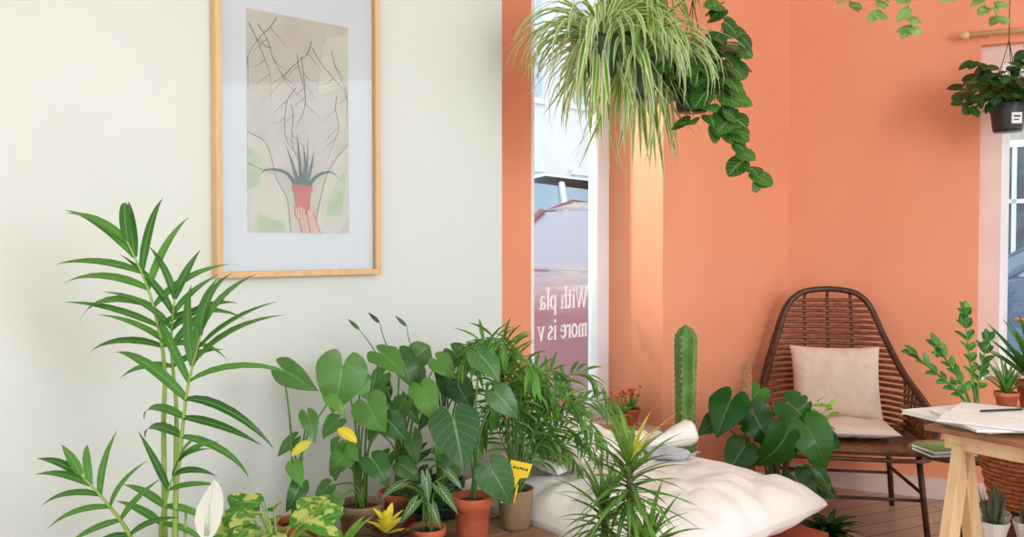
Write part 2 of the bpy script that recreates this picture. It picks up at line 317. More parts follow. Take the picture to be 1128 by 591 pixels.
# left window
we=empty('window_1','tall white-framed shop window with mirrored lettering','window',Wp(0,-.31),ANG); we['kind']='structure'
b=MB(); b.box((-.086,0,.44),(0,.06,2.55)); b.box((-.5115,0,.44),(-.49,.06,2.55)); b.box((-.49,0,.44),(-.086,.06,.52)); b.box((-.49,0,2.47),(-.086,.06,2.55))
bevel(b.build('window_frame',we,[M['frwhite']],False),.006)
b=MB(); b.box((-.49,.028,.52),(-.086,.034,2.47)); b.build('window_pane',we,[M['glass']],False)
SER={
'W':([('k',[(0,1),(.28,0)]),('t',[(.28,0),(.48,.9)]),('k',[(.42,1),(.68,0)]),('t',[(.68,0),(.92,1)]),('s',[(-.1,1),(.12,1)]),('s',[(.32,1),(.52,1)]),('s',[(.82,1),(1.02,1)])],1.02),
'i':([('k',[(.1,0),(.1,.62)]),('s',[(0,0),(.2,0)]),('s',[(0,.62),(.1,.62)]),('k',[(.1,.82),(.1,.9)])],.27),
't':([('k',[(.14,.85),(.14,.12),(.2,.02),(.3,.06)]),('s',[(.02,.62),(.3,.62)])],.36),
'h':([('k',[(.1,0),(.1,1)]),('s',[(0,1),(.1,1)]),('t',[(.1,.48),(.22,.62),(.34,.6)]),('k',[(.38,.5),(.4,.4),(.4,0)]),('s',[(0,0),(.2,0)]),('s',[(.3,0),(.5,0)]),('k',[(.34,.6),(.4,.44)])],.58),
' ':([],.28),
'p':([('k',[(.1,-.28),(.1,.62)]),('s',[(0,.62),(.1,.62)]),('s',[(0,-.28),(.2,-.28)]),('t',[(.1,.5),(.22,.63),(.34,.6)]),('k',[(.34,.6),(.44,.45),(.44,.2),(.34,.03)]),('t',[(.34,.03),(.22,0),(.1,.1)])],.56),
'l':([('k',[(.1,0),(.1,1)]),('s',[(0,0),(.2,0)]),('s',[(0,1),(.1,1)])],.27),
'a':([('t',[(.05,.48),(.14,.62),(.28,.6)]),('k',[(.28,.6),(.36,.48),(.36,.08),(.44,.02)]),('t',[(.36,.36),(.16,.3)]),('k',[(.16,.3),(.06,.16),(.12,.03)]),('t',[(.12,.03),(.24,.0),(.36,.1)])],.5),
'm':([('k',[(.1,0),(.1,.62)]),('s',[(0,.62),(.1,.62)]),('t',[(.1,.48),(.22,.62),(.3,.6)]),('k',[(.3,.6),(.36,.46),(.36,0)]),('t',[(.36,.48),(.48,.62),(.56,.6)]),('k',[(.56,.6),(.63,.46),(.63,0)]),('s',[(0,0),(.2,0)]),('s',[(.27,0),(.45,0)]),('s',[(.54,0),(.72,0)])],.8),
'o':([('k',[(.18,.62),(.05,.46),(.05,.18),(.18,.01)]),('k',[(.3,.62),(.43,.46),(.43,.18),(.3,.01)]),('t',[(.18,.62),(.3,.62)]),('t',[(.18,.01),(.3,.01)])],.54),
'r':([('k',[(.1,0),(.1,.62)]),('s',[(0,.62),(.1,.62)]),('s',[(0,0),(.2,0)]),('t',[(.1,.44),(.2,.6),(.32,.62)]),('k',[(.3,.62),(.34,.54)])],.4),
'e':([('k',[(.18,.62),(.05,.46),(.05,.18),(.2,.01)]),('t',[(.18,.62),(.34,.6),(.42,.42),(.42,.36),(.05,.36)]),('t',[(.2,.01),(.32,.02),(.42,.14)])],.5),
's':([('t',[(.34,.5),(.28,.62),(.14,.61)]),('k',[(.14,.61),(.06,.5),(.12,.38),(.3,.26),(.36,.14),(.28,.02)]),('t',[(.28,.02),(.12,0),(.05,.14)])],.43),
'v':([('k',[(.04,.62),(.22,0)]),('t',[(.22,0),(.4,.62)]),('s',[(-.04,.62),(.14,.62)]),('s',[(.32,.62),(.48,.62)])],.48)}
M['vinyl']=mat('white_vinyl',(254,254,254),None,.5)
def lettering(body,xstart,z,size,par,y):
    b=MB(); x=0; wd={'k':.125,'t':.055,'s':.055}
    for ch_ in body:
        st_,adv=SER[ch_]
        for kind,pts in st_:
            w_=wd[kind]*size/2
            for (ax_,az_),(bx_,bz_) in zip(pts,pts[1:]):
                p=V((xstart-(x+ax_)*size*.86,y,z+az_*size)); q=V((xstart-(x+bx_)*size*.86,y,z+bz_*size)); d=(q-p).normalized(); s_=V((-d.z,0,d.x))*w_; p=p-d*w_*.5; q=q+d*w_*.5
                b.add([p+s_,p-s_,q-s_,q+s_],[(0,1,2,3)])
        x+=adv
    return b.build('window_lettering',par,[M['vinyl']],False,label='white serif vinyl lettering on the glass')
lettering('With pla',-.128,.968,.093,we,.0265); lettering('more is v',-.128,.832,.093,we,.0265)
# right window
w2=empty('window_2','white-framed side window with pale pink casing','window',CR,RA); w2['kind']='structure'
b=MB(); b.box((.885,.06,.62),(.98,.14,2.21)); b.box((2.11,.06,.62),(2.2,.14,2.21)); b.box((.98,.06,2.13),(2.11,.14,2.21)); b.box((.885,.0,.60),(2.2,.14,.64))
b.build('window_casing',w2,[M['pinkwhite']],False)
b=MB(); b.box((.98,.08,.64),(1.015,.13,2.13)); b.box((2.07,.08,.64),(2.11,.13,2.13)); b.box((1.015,.08,.64),(2.07,.13,.70)); b.box((1.015,.08,2.08),(2.07,.13,2.13)); b.build('window_frame',w2,[M['frwhite']],False)
b=MB(); b.box((1.015,.10,.70),(2.07,.105,2.08)); b.build('window_pane',w2,[M['glass']],False)
re=empty('curtain_rod','pale wooden rod fixed above the side window','curtain rod',CR,RA)
b=MB(); b.tube([(.82,-.06,2.25),(2.3,-.06,2.25)],.013,n=12); b.lathe([(0,-.02),(.018,-.02),(.018,.02),(0,.02)],14,T=Matrix.Translation((.81,-.06,2.25))@Matrix.Rotation(math.pi/2,4,'Y')); b.build('rod',re,[M['pine']])
for x in(.92,2.22):
    b=MB(); b.beam((x,0,2.25),(x,-.06,2.25),.012,.02); b.build('bracket',re,[M['frwhite']],False)
# ================================================================ OUTSIDE
M['street']=mat('asphalt',(205,205,208),(185,185,188),.9,6); M['fac']=mat('facade_plaster',(240,239,237),(232,231,229),.9,2); M['fac2']=mat('facade_stone',(180,172,164),(152,144,136),.9,3)
M['facw']=mat('facade_glass',(206,216,224),(190,202,212),.3); M['facd']=mat('dark_shopfront_glass',(84,98,114),(56,68,84),.12)
M['carp']=mat('maroon_car_paint',(138,80,92),None,.12,coat=1.0); M['carw']=mat('white_car_paint',(226,238,250),None,.25,coat=.6); M['carb']=mat('blue_car_paint',(60,84,120),None,.2,coat=.6)
M['carg']=mat('car_glass',(160,182,200),None,.05); M['cargm']=mat('tinted_car_glass',(156,156,176),None,.06,coat=.6); M['tyre']=mat('tyre_rubber',(30,30,32),None,.8); M['hub']=mat('wheel_alloy',(180,182,186),None,.3,metal=.8)
b=MB(); b.box((-12,.45,-.35),(18,22,-.15)); struct(b.build('ground',None,[M['street']],False,Wp(0,0),ANG),'pale sunlit street paving','street')
def building(label,loc,rz,x0,x1,fm,gm,r0,r1):
    fe=empty('building',label,'building',loc,rz)
    b=MB(); b.box((x0,0,0),(x1,1,9)); b.build('facade',fe,[fm],False)
    for i in range(r0,r1):
        for z in(.6,4.2):
            b=MB(); b.box((i*2-.55,-.04,z),(i*2+.55,.0,z+2.2)); b.m=1; b.box((i*2-.65,-.07,z-.1),(i*2+.65,-.02,z)); b.box((i*2-.03,-.06,z),(i*2+.03,-.03,z+2.2)); b.box((i*2-.65,-.07,z+2.2),(i*2+.65,-.02,z+2.3)); b.box((i*2-.55,-.06,z+1.4),(i*2+.55,-.03,z+1.46))
            b.build('facade_window',fe,[gm,M['frwhite']],False)
building('pale plastered building across the street',Wp(4,-9.5,-.15),ANG,-11,12,M['fac'],M['facw'],-5,6)
building('grey stone building with dark shop windows',(7.2,12.4,-.15),RA,-3,5,M['fac2'],M['facd'],-1,3)
def car(label,loc,rz,paint,hs=1.0,gl=None):
    e=empty('car',label,'car',loc,rz); b=MB()
    prof=[(-2.1,.35),(-2.12,.62),(-2.04,.80),(-1.8,.90),(-1.4,.98),(-.9,1.03),(0,1.0),(1.35,1.0),(1.9,.95),(2.08,.75),(2.1,.35)]
    n=len(prof); vs=[]
    for y,k in((-.86,.0),(-.78,.06),(-.3,.10),(.3,.10),(.78,.06),(.86,.0)):
        for x,z in prof: vs.append((x,y,(z*hs+(k if z>.7 else 0))))
    fs=[(r*n+i,r*n+i+1,(r+1)*n+i+1,(r+1)*n+i) for r in range(5) for i in range(n-1)]+[tuple(range(n)),tuple(5*n+i for i in range(n))[::-1]]
    b.add(vs,fs)
    rf=[(-.45,1.42),(.0,1.49),(.7,1.47),(1.2,1.36)]
    vs=[(x,y*.58,z*hs) for y in(-1,1) for x,z in rf]+[(x,y*.58,z*hs+.03) for y in(-1,1) for x,z in rf]
    b.add(vs,[(8,9,13,12),(9,10,14,13),(10,11,15,14),(0,1,9,8),(1,2,10,9),(2,3,11,10),(4,5,13,12),(5,6,14,13),(6,7,15,14)])
    for y in(-1,1):
        for (xa,xb) in((-1.15,-.45),(.2,.25),(1.7,1.2)): b.beam((xa,.8*y,.98*hs),(xb,.58*y,1.45*hs),.08,.07)
    bevel(b.build('car_body',e,[paint],True),.03); g=MB()
    g.add([(-1.15,-.79,1*hs),(-.45,-.57,1.44*hs),(1.2,-.57,1.38*hs),(1.7,-.79,1*hs),(-1.15,.79,1*hs),(-.45,.57,1.44*hs),(1.2,.57,1.38*hs),(1.7,.79,1*hs)],[(0,1,2,3),(7,6,5,4),(4,5,1,0),(3,2,6,7)])
    g.build('car_window',e,[gl or M['carg']],False)
    for x in(-1.35,1.3):
        for y in(-.8,.8):
            w=MB(); T=Matrix.Translation((x,y,.33))@Matrix.Rotation(math.pi/2,4,'X'); w.lathe([(.2,-.1),(.3,-.1),(.33,-.06),(.33,.06),(.3,.1),(.2,.1)],24,T=T); w.m=1; w.lathe([(0,-.09),(.2,-.1),(.2,.1),(0,.09)],16,T=T); w.build('wheel',e,[M['tyre'],M['hub']])
car('parked maroon car seen through the shop window',Wp(2.35,-2.1,-.15),ANG+.2,M['carp'],1.16,M['cargm'])
car('white car parked across the street',Wp(4.3,-5.6,-.15),ANG-.1,M['carw'],1.5)
car('blue car parked outside the side window',(6.1,8.9,-.15),RA+.1,M['carb'],1.0)
# ================================================================ FRAMED PRINT
pe=empty('framed_print','oak framed photo print of hands holding a potted aloe','picture',Wp(-2.057,0.0,1.157),ANG)
fw,fh,t=.547,.93,.018; b=MB()
def ring(b,w,h,t,y0,y1):
    o=[(0,0),(w,0),(w,h),(0,h)]; i=[(t,t),(w-t,t),(w-t,h-t),(t,h-t)]
    vs=[V((x,y,z)) for y in(y0,y1) for x,z in o+i]; fs=[]
    for k in range(4):
        k2=(k+1)%4; fs+=[(8+k,8+k2,12+k2,12+k),(k,k2,8+k2,8+k),(4+k,12+k,12+k2,4+k2)]
    b.add(vs,fs)
ring(b,fw,fh,t,-.001,-.034); bevel(b.build('frame',pe,[M['fwood']],False),.002)
b=MB(); b.box((t,-.010,t),(fw-t,-.002,fh-t)); b.build('mat_board',pe,[M['matb']],False)
px0,pz0=.102,.13; PW,PH=.3385,.645
pc=[mat('print_backdrop',(198,188,174),(186,175,160),.6,9,coat=.3),mat('print_branches',(86,76,66),None,.6),mat('print_pale_green',(186,198,156),(162,182,138),.6,24),mat('print_aloe',(32,60,46),(58,100,68),.5,60),mat('print_pot',(208,96,58),(184,76,46),.6,20),mat('print_skin',(232,186,158),(212,158,130),.6,30),mat('print_cream',(206,198,184),(196,188,172),.6,8),mat('print_skin_shade',(150,90,68),None,.6)]
b=MB(); b.box((px0,-.0115,pz0),(px0+PW,-.010,pz0+PH))
def pp(pts,m,y): 
    b.m=m; b.poly([(px0+x,y,pz0+z) for x,z in pts])
def ribbon(pts,w,m,y,taper=True):
    pts=[p for p in cr([V((x,0,z)) for x,z in pts],14)]; b.m=m; vs=[]
    for i,p in enumerate(pts):
        t_=(pts[min(i+1,len(pts)-1)]-pts[max(i-1,0)]).normalized(); s_=V((-t_.z,0,t_.x)); ww=w*((1-i/(len(pts)-1)) if taper else 1)/2+.0003
        vs+=[V((px0,y,pz0))+p+s_*ww,V((px0,y,pz0))+p-s_*ww]
    b.add(vs,[(2*i,2*i+1,2*i+3,2*i+2) for i in range(len(pts)-1)])
pp([(0,0),(.135,0),(.125,.10),(.09,.16),(.06,.26),(.0,.29)],6,-.0118)
pp([(0.03,0),(.12,0),(.112,.035),(.06,.045),(.03,.07)],2,-.0120)
pp([(.0,.12),(.035,.14),(.045,.22),(.0,.25)],2,-.0120)
pp([(.215,0),(.30,0),(.3385,.05),(.3385,.28),(.27,.21),(.235,.10)],6,-.0118)
pp([(.255,.05),(.31,.06),(.325,.14),(.32,.2),(.295,.16),(.27,.12)],2,-.0120)
pp([(.23,.42),(.3385,.47),(.3385,.62),(.26,.60),(.24,.52)],6,-.0118)
random.seed(14)
for k in range(11):
    x,z=(R(.0,.33),R(.52,.64)) if k<8 else (R(.03,.30),R(.34,.44)); pts=[(x,z)]
    dx=R(-.03,.03)
    for q in range(5):
        dx+=R(-.022,.022); x=min(.332,max(.004,x+dx)); z=max(.2,z-R(.03,.06)); pts.append((x,z))
    ribbon(pts,.0020,1,-.0122-k*.00001)
    for q in(1,2,3):
        x,z=pts[q]; sx_=random.choice((-1,1)); ribbon([(x,z),(min(.332,max(.004,x+sx_*.022)),z-.02),(min(.332,max(.004,x+sx_*.05)),z-R(.02,.055))],.0012,1,-.0123)
ribbon([(0,.2),(.06,.18),(.11,.17)],.002,1,-.0122); ribbon([(.215,.0),(.235,.10),(.27,.2),(.335,.28)],.0015,1,-.0123,False); ribbon([(.0,.29),(.06,.26),(.09,.16),(.125,.1),(.135,0)],.0015,1,-.0123,False)
for pts,w in (([(.172,.135),(.168,.2),(.158,.30)],.020),([(.178,.135),(.185,.21),(.178,.27)],.018),([(.165,.135),(.145,.2),(.122,.26)],.017),([(.185,.135),(.205,.2),(.215,.25)],.015),([(.16,.135),(.12,.18),(.06,.185),(.04,.17)],.014),([(.19,.135),(.225,.175),(.27,.19),(.30,.175)],.014),([(.172,.135),(.19,.19),(.195,.29)],.012)):
    ribbon(pts,w,3,-.0126-R(0,.0003))
# forearms and hands holding the pot
pp([(.172,0),(.198,0),(.193,.030),(.188,.052),(.176,.066),(.163,.066),(.158,.05),(.165,.03)],5,-.0131)
pp([(.210,0),(.236,0),(.222,.035),(.210,.066),(.198,.068),(.192,.045),(.202,.025)],5,-.0132)
ribbon([(.200,0),(.195,.03),(.190,.055)],.0025,7,-.01325); ribbon([(.173,0),(.166,.03),(.159,.05)],.002,7,-.01325,False); ribbon([(.236,0),(.222,.035),(.211,.066)],.002,7,-.01325,False)
pp([(.140,.145),(.210,.145),(.210,.127),(.205,.127),(.196,.056),(.156,.056),(.145,.127),(.140,.127)],4,-.0134)
b.m=7; b.poly([(px0+.145,-.0135,pz0+.127),(px0+.205,-.0135,pz0+.127),(px0+.2045,-.0135,pz0+.124),(px0+.1455,-.0135,pz0+.124)])
for x0,z0,x1,z1 in((.158,.045,.153,.076),(.165,.042,.162,.08),(.172,.041,.171,.078),(.179,.041,.180,.072),(.203,.048,.204,.082),(.197,.043,.195,.07)):
    ribbon([(x0-.0006,z0-.001),((x0+x1)/2-.0016,(z0+z1)/2),(x1-.0006,z1+.001)],.0086,7,-.0137,False); ribbon([(x0,z0),((x0+x1)/2-.001,(z0+z1)/2),(x1,z1)],.0058,5,-.0139-R(0,.0002),False)
b.build('print',pe,pc,False)
b=MB(); b.box((t,-.022,t),(fw-t,-.020,fh-t)); b.build('glass',pe,[M['pglass']],False)
random.seed(11)
# ================================================================ LOW BENCH for plants
be=empty('plant_bench','low wooden bench along the white wall holding potted plants','bench',Wp(-1.735,.36),ANG)
b=MB()
for i in range(4): b.box((-.455,-.25+i*.128,.372),(.455,-.25+i*.128+.118,.398))
bevel(b.build('bench_top',be,[M['bench']],False),.003)
for x in(-.40,.40):
    for y in(-.2,.2):
        b=MB(); b.box((x-.025,y-.025,0),(x+.025,y+.025,.372)); b.build('leg',be,[M['bench']],False)
for y in(-.215,.19):
    b=MB(); b.box((-.375,y,.31),(.375,y+.025,.372)); b.build('apron',be,[M['bench']],False)
BZ=.399
# ================================================================ WINDOW DAYBED
de=empty('daybed_base','reddish brown painted box under the white cushion','daybed base',Wp(-.855,.57),ANG)
b=MB(); b.box((-.36,-.42,.0),(.38,.42,.03)); b.box((-.38,-.44,.03),(.40,.44,.29)); bevel(b.build('box_body',de,[M['box']],False),.008)
b=MB(); b.box((-.39,-.45,.29),(.41,.45,.32)); bevel(b.build('box_lid',de,[M['box']],False),.006)
def pillow(mb,a,bb,t,T,n=26,pinch=.06,wr=.006,fr=7,seed=0,zoff=0,flat=0,ex=3.2,pw=.5,crease=0):
    for sg in(1,-1):
        vs=[]
        for i in range(n+1):
            for j in range(n+1):
                x=-1+2*i/n; y=-1+2*j/n
                x=math.sin(x*math.pi/2)*.6+x*.4; y=math.sin(y*math.pi/2)*.6+y*.4
                h=max(0,(1-abs(x)**ex)*(1-abs(y)**ex))**pw
                X=a*x*(1-pinch*(1-y*y)); Y=bb*y*(1-pinch*(1-x*x))
                z=sg*t*h
                q=noise.noise(V((X*fr+seed,Y*fr,sg*3+seed)))+.5*noise.noise(V((X*fr*2.3+seed,Y*fr*2.3,9)))
                rad=math.sin(math.atan2(y,x)*18+seed+2*noise.noise(V((x*2,y*2,seed))))*abs(max(abs(x),abs(y)))**2.5
                z+=sg*h*(wr*q*2+wr*.8*rad)
                if crease:
                    c_=abs(noise.noise(V((X*6+3,Y*11+seed,2))))+.6*abs(noise.noise(V((X*15+Y*6,Y*9-X*5,7)))); z+=sg*h*crease*(min(c_,.3)-.2)*2
                if sg<0 and flat: z*=flat
                vs.append(T@V((X,Y,z)))
        m=n+1
        fs=[(i*m+j,(i+1)*m+j,(i+1)*m+j+1,i*m+j+1) for i in range(n) for j in range(n)]
        if sg<0: fs=[f[::-1] for f in fs]
        mb.add(vs,fs)
def Tm(x,y,z,rx=0,ry=0,rz=0): return Matrix.Translation((x,y,z))@Matrix.Rotation(rz,4,'Z')@Matrix.Rotation(ry,4,'Y')@Matrix.Rotation(rx,4,'X')
b=MB(); pillow(b,.41,.465,.108,Tm(0,0,0),90,.02,.013,5,2,flat=.8,ex=4.2,pw=.42,crease=.017); top(b.build('floor_cushion',None,[M['cloth']],True,Wp(-.865,.555,.413),ANG),'large puffy off-white cotton cushion on the daybed','cushion')
b=MB(); pillow(b,.25,.16,.05,Tm(0,0,0,.25,0,.2),40,.05,.008,6,5,crease=.008); top(b.build('small_cushion',None,[M['cloth']],True,Wp(-.98,.32,.585),ANG),'small crumpled off-white cushion lying on the daybed','cushion')
for i,(u,v,rz,s,m_) in enumerate(((-.62,.34,.5,1,'paper'),(-.70,.56,-.5,.85,'paper2'))):
    b=MB(); pillow(b,.085*s,.05*s,.022*s,Tm(0,0,0),14,-.1,.006,30,i)
    for sg in(-1,1): b.add([(.08*s,0,0),(.13*s,.04*s*sg,.01),(.125*s,.0,.02)],[(0,1,2)])
    top(b.build('fabric_pouch',None,[M[m_]],True,Wp(u,v,.537),rz),('small crumpled %s pouch lying on the white cushion')%{'paper2':'grey','paper':'white'}[m_],'pouch','pouches on the daybed cushion')
b=MB(); T=Matrix.Rotation(math.radians(82),4,'Y'); b.lathe([(.004,-.10),(.018,-.05),(.036,.03),(.047,.09),(.050,.10),(.040,.085),(.0,.06)],14,T=T,rib=.08,nr=5)
top(b.build('paper_cone',None,[M['paper']],True,Wp(-.575,.47,.553),.5),'white wrapped paper cone lying on the white cushion','paper cone')
b=MB(); b.tube([(-.10,0,0),(-.05,.004,0),(.05,.0,0),(.10,.004,0)],.027,.025,14)
for x in(-.05,.05): b.lathe([(.0285,-.004),(.0285,.004)],16,T=Matrix.Translation((x,.002,0))@Matrix.Rotation(math.pi/2,4,'Y'))
top(b.build('cloth_roll',None,[M['tan']],True,Wp(-.60,.235,.545),-.25),'rolled tan brown cloth resting on the white cushion','cloth roll')
# ================================================================ KENTIA PALM
ke=empty('kentia_palm','tall kentia palm with arching green fronds by the white wall','palm',(-.785,1.935,0))
pot(ke,.12,.24,M['terra'])
L=MB();S=MB(); s=.00205
def kz(y): return 1.25-(y-270)*s
def kx(p): return (p-185)*s
FR=[([(0,0,.2),(-.005,.01,kz(490)),(kx(186),.0,kz(400)),(kx(178),-.03,kz(325)),(kx(158),-.05,kz(266))],(.25,-1,.15),7,.245,.0108,.56,70,12,1.3),
    ([(.02,0,.2),(kx(206),-.05,kz(560)),(kx(214),-.06,kz(490)),(kx(228),-.09,kz(420)),(kx(248),-.12,kz(362))],(-.2,-1,.2),7,.235,.0108,.56,76,10,1.3),
    ([(-.02,0,.2),(kx(184),-.1,kz(620)),(kx(172),-.12,kz(570)),(kx(154),-.15,kz(530)),(kx(132),-.16,kz(502))],(0,-.9,.5),6,.145,.0092,.5,66,10,1.2),
    ([(.01,.02,.2),(kx(192),.03,kz(520)),(kx(193),.03,kz(450)),(kx(194),.0,kz(380)),(kx(202),-.02,kz(328))],(.5,-1,.1),5,.19,.0098,.66,60,12,1.2),
    ([(-.01,.02,.2),(kx(184),.0,kz(620)),(kx(186),-.03,kz(580)),(kx(200),-.06,kz(535)),(kx(220),-.1,kz(495))],(.1,-1,.3),5,.15,.0092,.55,70,10,1.2)]
for pts,nr,n,ll,lw,st,a0,a1,bd in FR: frond(L,S,pts,nr,n,ll,lw,start=st,r=.0075,a0=a0,a1=a1,bend=bd,rows=LONG9,jit=.2,upw=.75)
for i in range(2): S.tube(cr([(.01*i,.01,.2),(.02+.02*i,-.02*i,.4),(.03+.03*i,-.03,.62+.05*i)],8),.006,.003,6)
S.build('stems',ke,[M['stemp']]); L.build('foliage',ke,[G['kentia']])
# PEACE LILY
pl=Wp(-2.353,.70,0); le=empty('peace_lily','peace lily with a white hooded flower beside the palm','potted plant',pl)
pot(le,.08,.16,M['terra2']); S=MB();F=MB();L=MB()
S.tube(cr([(0,0,.13),(-.03,.02,.4),(-.022,.0,.66)],10),.004,.0035)
blade(F,(-.022,.0,.655),(.08,-.15,1),(.7,-.7,.1),.145,.030,OVAL,bend=-.35,fold=.5,nx=3)
F.tube([(-.02,-.008,.67),(-.015,-.02,.735)],.005,.004,8)
for i in range(14):
    a=R(0,6.28); t_=V((math.cos(a)*R(.05,.12),math.sin(a)*R(.04,.1),R(.30,.46))); S.tube(cr([(0,0,.13),t_*.5+V((0,0,.1)),t_],8),.003,.002,5); blade(L,t_,(math.cos(a),math.sin(a),.3),(0,0,1),R(.12,.16),.03,OVAL,bend=1.0,nx=2)
S.build('stems',le,[M['stemp']]); F.build('flower',le,[G['spathe']]); L.build('foliage',le,[G['monstera']])
# ================================================================ BENCH PLANTS
def bp(u,v): return Wp(u,v,BZ)
e=empty('variegated_pothos','bushy plant with yellow and green marbled leaves','potted plant',bp(-2.11,.48)); pot(e,.06,.10,M['terra2']); L=MB();S=MB()
for i in range(34):
    a=R(0,6.283); el=R(.2,1.3); rr=R(.08,.15); p=V((math.cos(a)*math.cos(el)*rr,math.sin(a)*math.cos(el)*rr*.8,.10+math.sin(el)*rr)); S.tube(cr([(0,0,.085),p*.5+V((0,0,.06)),p],6),.0026,.002,5)
    blade(L,p,(math.cos(a),math.sin(a)-.25,R(-.25,.5)),(math.cos(a)*.3,-.5,.8),R(.07,.105),R(.022,.03),OVAL,bend=R(.3,1.0),fold=.25,nx=3,wave=.12)
S.build('stems',e,[M['stemp']]); L.build('foliage',e,[G['var']])
e=leafplant('yellow_leaf_alocasia','slender plant with pointed green leaves and yellow bracts',bp(-1.948,.28),.06,.11,M['terra'],
 [(-.03,-.02,.52,.11,.040,1.0),(.036,-.03,.40,.08,.026,.3),(-.01,.0,.33,.07,.022,-.6),(.09,0,.44,.07,.022,.8),(.02,-.05,.22,.08,.026,-.2),(.05,-.06,.17,.08,.026,.5),(.0,-.04,.27,.07,.024,.4)],'alo',HEART)
for p,dx in(((.05,-.05,.335),-.6),((.115,-.03,.365),.7)):
    Y=MB(); blade(Y,p,(dx,-.3,-.15),(0,-.5,.9),.066,.018,OVAL,bend=.9,nx=2); Y.build('yellow_bract',e,[G['yellow']])
leafplant('heart_leaf_alocasia','leafy alocasia with broad heart-shaped green leaves',bp(-1.751,.28),.065,.12,M['kraft'],
 [(-.04,-.04,.515,.14,.075,-.1),(.06,.0,.545,.10,.05,.8),(.03,-.05,.41,.10,.055,.3),(.085,-.03,.36,.08,.04,.9),(-.03,-.06,.27,.08,.034,-.8),(.05,-.08,.26,.09,.044,.6),(-.08,-.05,.18,.06,.024,-.9),(-.06,-.02,.36,.07,.030,-.7),(.0,.0,.47,.07,.034,.5)],'alo',HEART,extra=6,exrange=(-.09,.12,.14,.42,.065,.028))
leafplant('tall_alocasia','tall alocasia with many green arrow leaves',bp(-1.595,.26),.065,.12,M['terra'],
 [(.0,-.02,.525,.10,.046,.5),(.066,-.03,.43,.11,.046,.4),(.013,-.05,.39,.09,.04,-.6),(.11,-.0,.51,.08,.036,1.0),(-.05,-.03,.47,.07,.03,-.9),(.04,-.06,.29,.08,.036,.2),(-.03,-.06,.24,.07,.028,-.5)],'alo',[ARROW,HEART],extra=12,exrange=(-.11,.13,.15,.5,.075,.032))
e=bpy.data.objects['tall_alocasia']; b=MB()
for x,z,x2,z2 in((-.04,.48,-.12,.60),(-.02,.5,-.06,.62),(.05,.5,.02,.61)): b.tube(cr([(x,0,z),((x+x2)/2-.01,-.01,(z+z2)/2+.02),(x2,-.01,z2)],8),.0022,.001,5); blade(b,(x2,-.01,z2),(-.5,-.1,.5),(0,-1,.3),.05,.006,LANCE,bend=.4)
b.build('new_shoots',e,[G['dark']])
leafplant('arrow_leaf_alocasia','alocasia in terracotta pot with large veined arrow leaves',bp(-1.519,.5),.056,.142,M['terra'],
 [(-.05,-.05,.37,.15,.076,.25),(.055,-.04,.225,.12,.055,.5),(.02,.02,.54,.10,.045,.5),(.07,-.0,.43,.10,.042,.8)],'alodark',HEART,stemr=.0035,tilt=.2)
leafplant('green_philodendron','dense philodendron with rounded green leaves',bp(-1.42,.24),.065,.12,M['blackp'],
 [(-.04,-.03,.54,.09,.045,-.6),(.03,.0,.52,.08,.04,.7),(.05,-.05,.42,.09,.045,.5)],'alo',[OVAL,HEART,ARROW],extra=24,exrange=(-.11,.1,.12,.5,.08,.030))
leafplant('small_anthurium','small plant with narrow striped leaves in terracotta pot',bp(-1.694,.52),.048,.095,M['terra'],
 [(-.07,-.02,.215,.07,.02,-1.2),(.04,-.02,.20,.08,.02,.9),(.0,-.03,.23,.07,.018,.1),(-.03,-.04,.17,.065,.018,-.5),(.06,0,.24,.06,.016,.8),(.02,-.05,.16,.06,.018,.3)],'stripe',ARROW,stemr=.0025)
def rosette(name,label,loc,r,h,potm,gm,n,L0,W0,el=(0.2,1.3),bend=1.0,rows=LONG,cat='potted plant',z0=None,potin=True,group=None,extra=None):
    e=empty(name,label,cat,loc,group=group)
    if potin: pot(e,r,h,potm)
    b=MB(); z0=h*.86 if z0 is None else z0
    for i in range(n):
        a=i*2.4+R(-.2,.2); q=i/n; ee=el[0]+(el[1]-el[0])*q; d=V((math.cos(a)*math.cos(ee),math.sin(a)*math.cos(ee),math.sin(ee)))
        blade(b,V((0,0,z0)),d,V((-math.cos(a)*math.sin(ee),-math.sin(a)*math.sin(ee),math.cos(ee)))*1.0,L0*R(.8,1.15),W0*R(.85,1.15),rows,bend=bend*R(.6,1.2),fold=.3)
    b.build('foliage',e,[G[gm]]); return e
e=rosette('bromeliad','open bromeliad with purple-red leaves and yellow centre',bp(-1.824,.52),.052,.09,M['blackp'],'purple',28,.13,.014,(.1,.9),.8)
b=MB()
for i in range(13):
    a=i*2.4; ee=.35+.07*i; blade(b,(0,0,.105+.002*i),(math.cos(a)*math.cos(ee),math.sin(a)*math.cos(ee),math.sin(ee)),(-math.cos(a)*math.sin(ee),-math.sin(a)*math.sin(ee),math.cos(ee)),.062,.011,OVAL,bend=.3)
b.build('flower',e,[G['yellow']])
rosette('leafy_bromeliad','small bright green rosette plant in pot',bp(-1.97,.53),.045,.09,M['kraft'],'light',30,.12,.014,(.2,1.2),1.1)
rosette('dark_rosette_plant','dark leafed rosette plant between larger pots',bp(-1.60,.40),.04,.09,M['blackp'],'dark',26,.14,.012,(.4,1.3),.9)
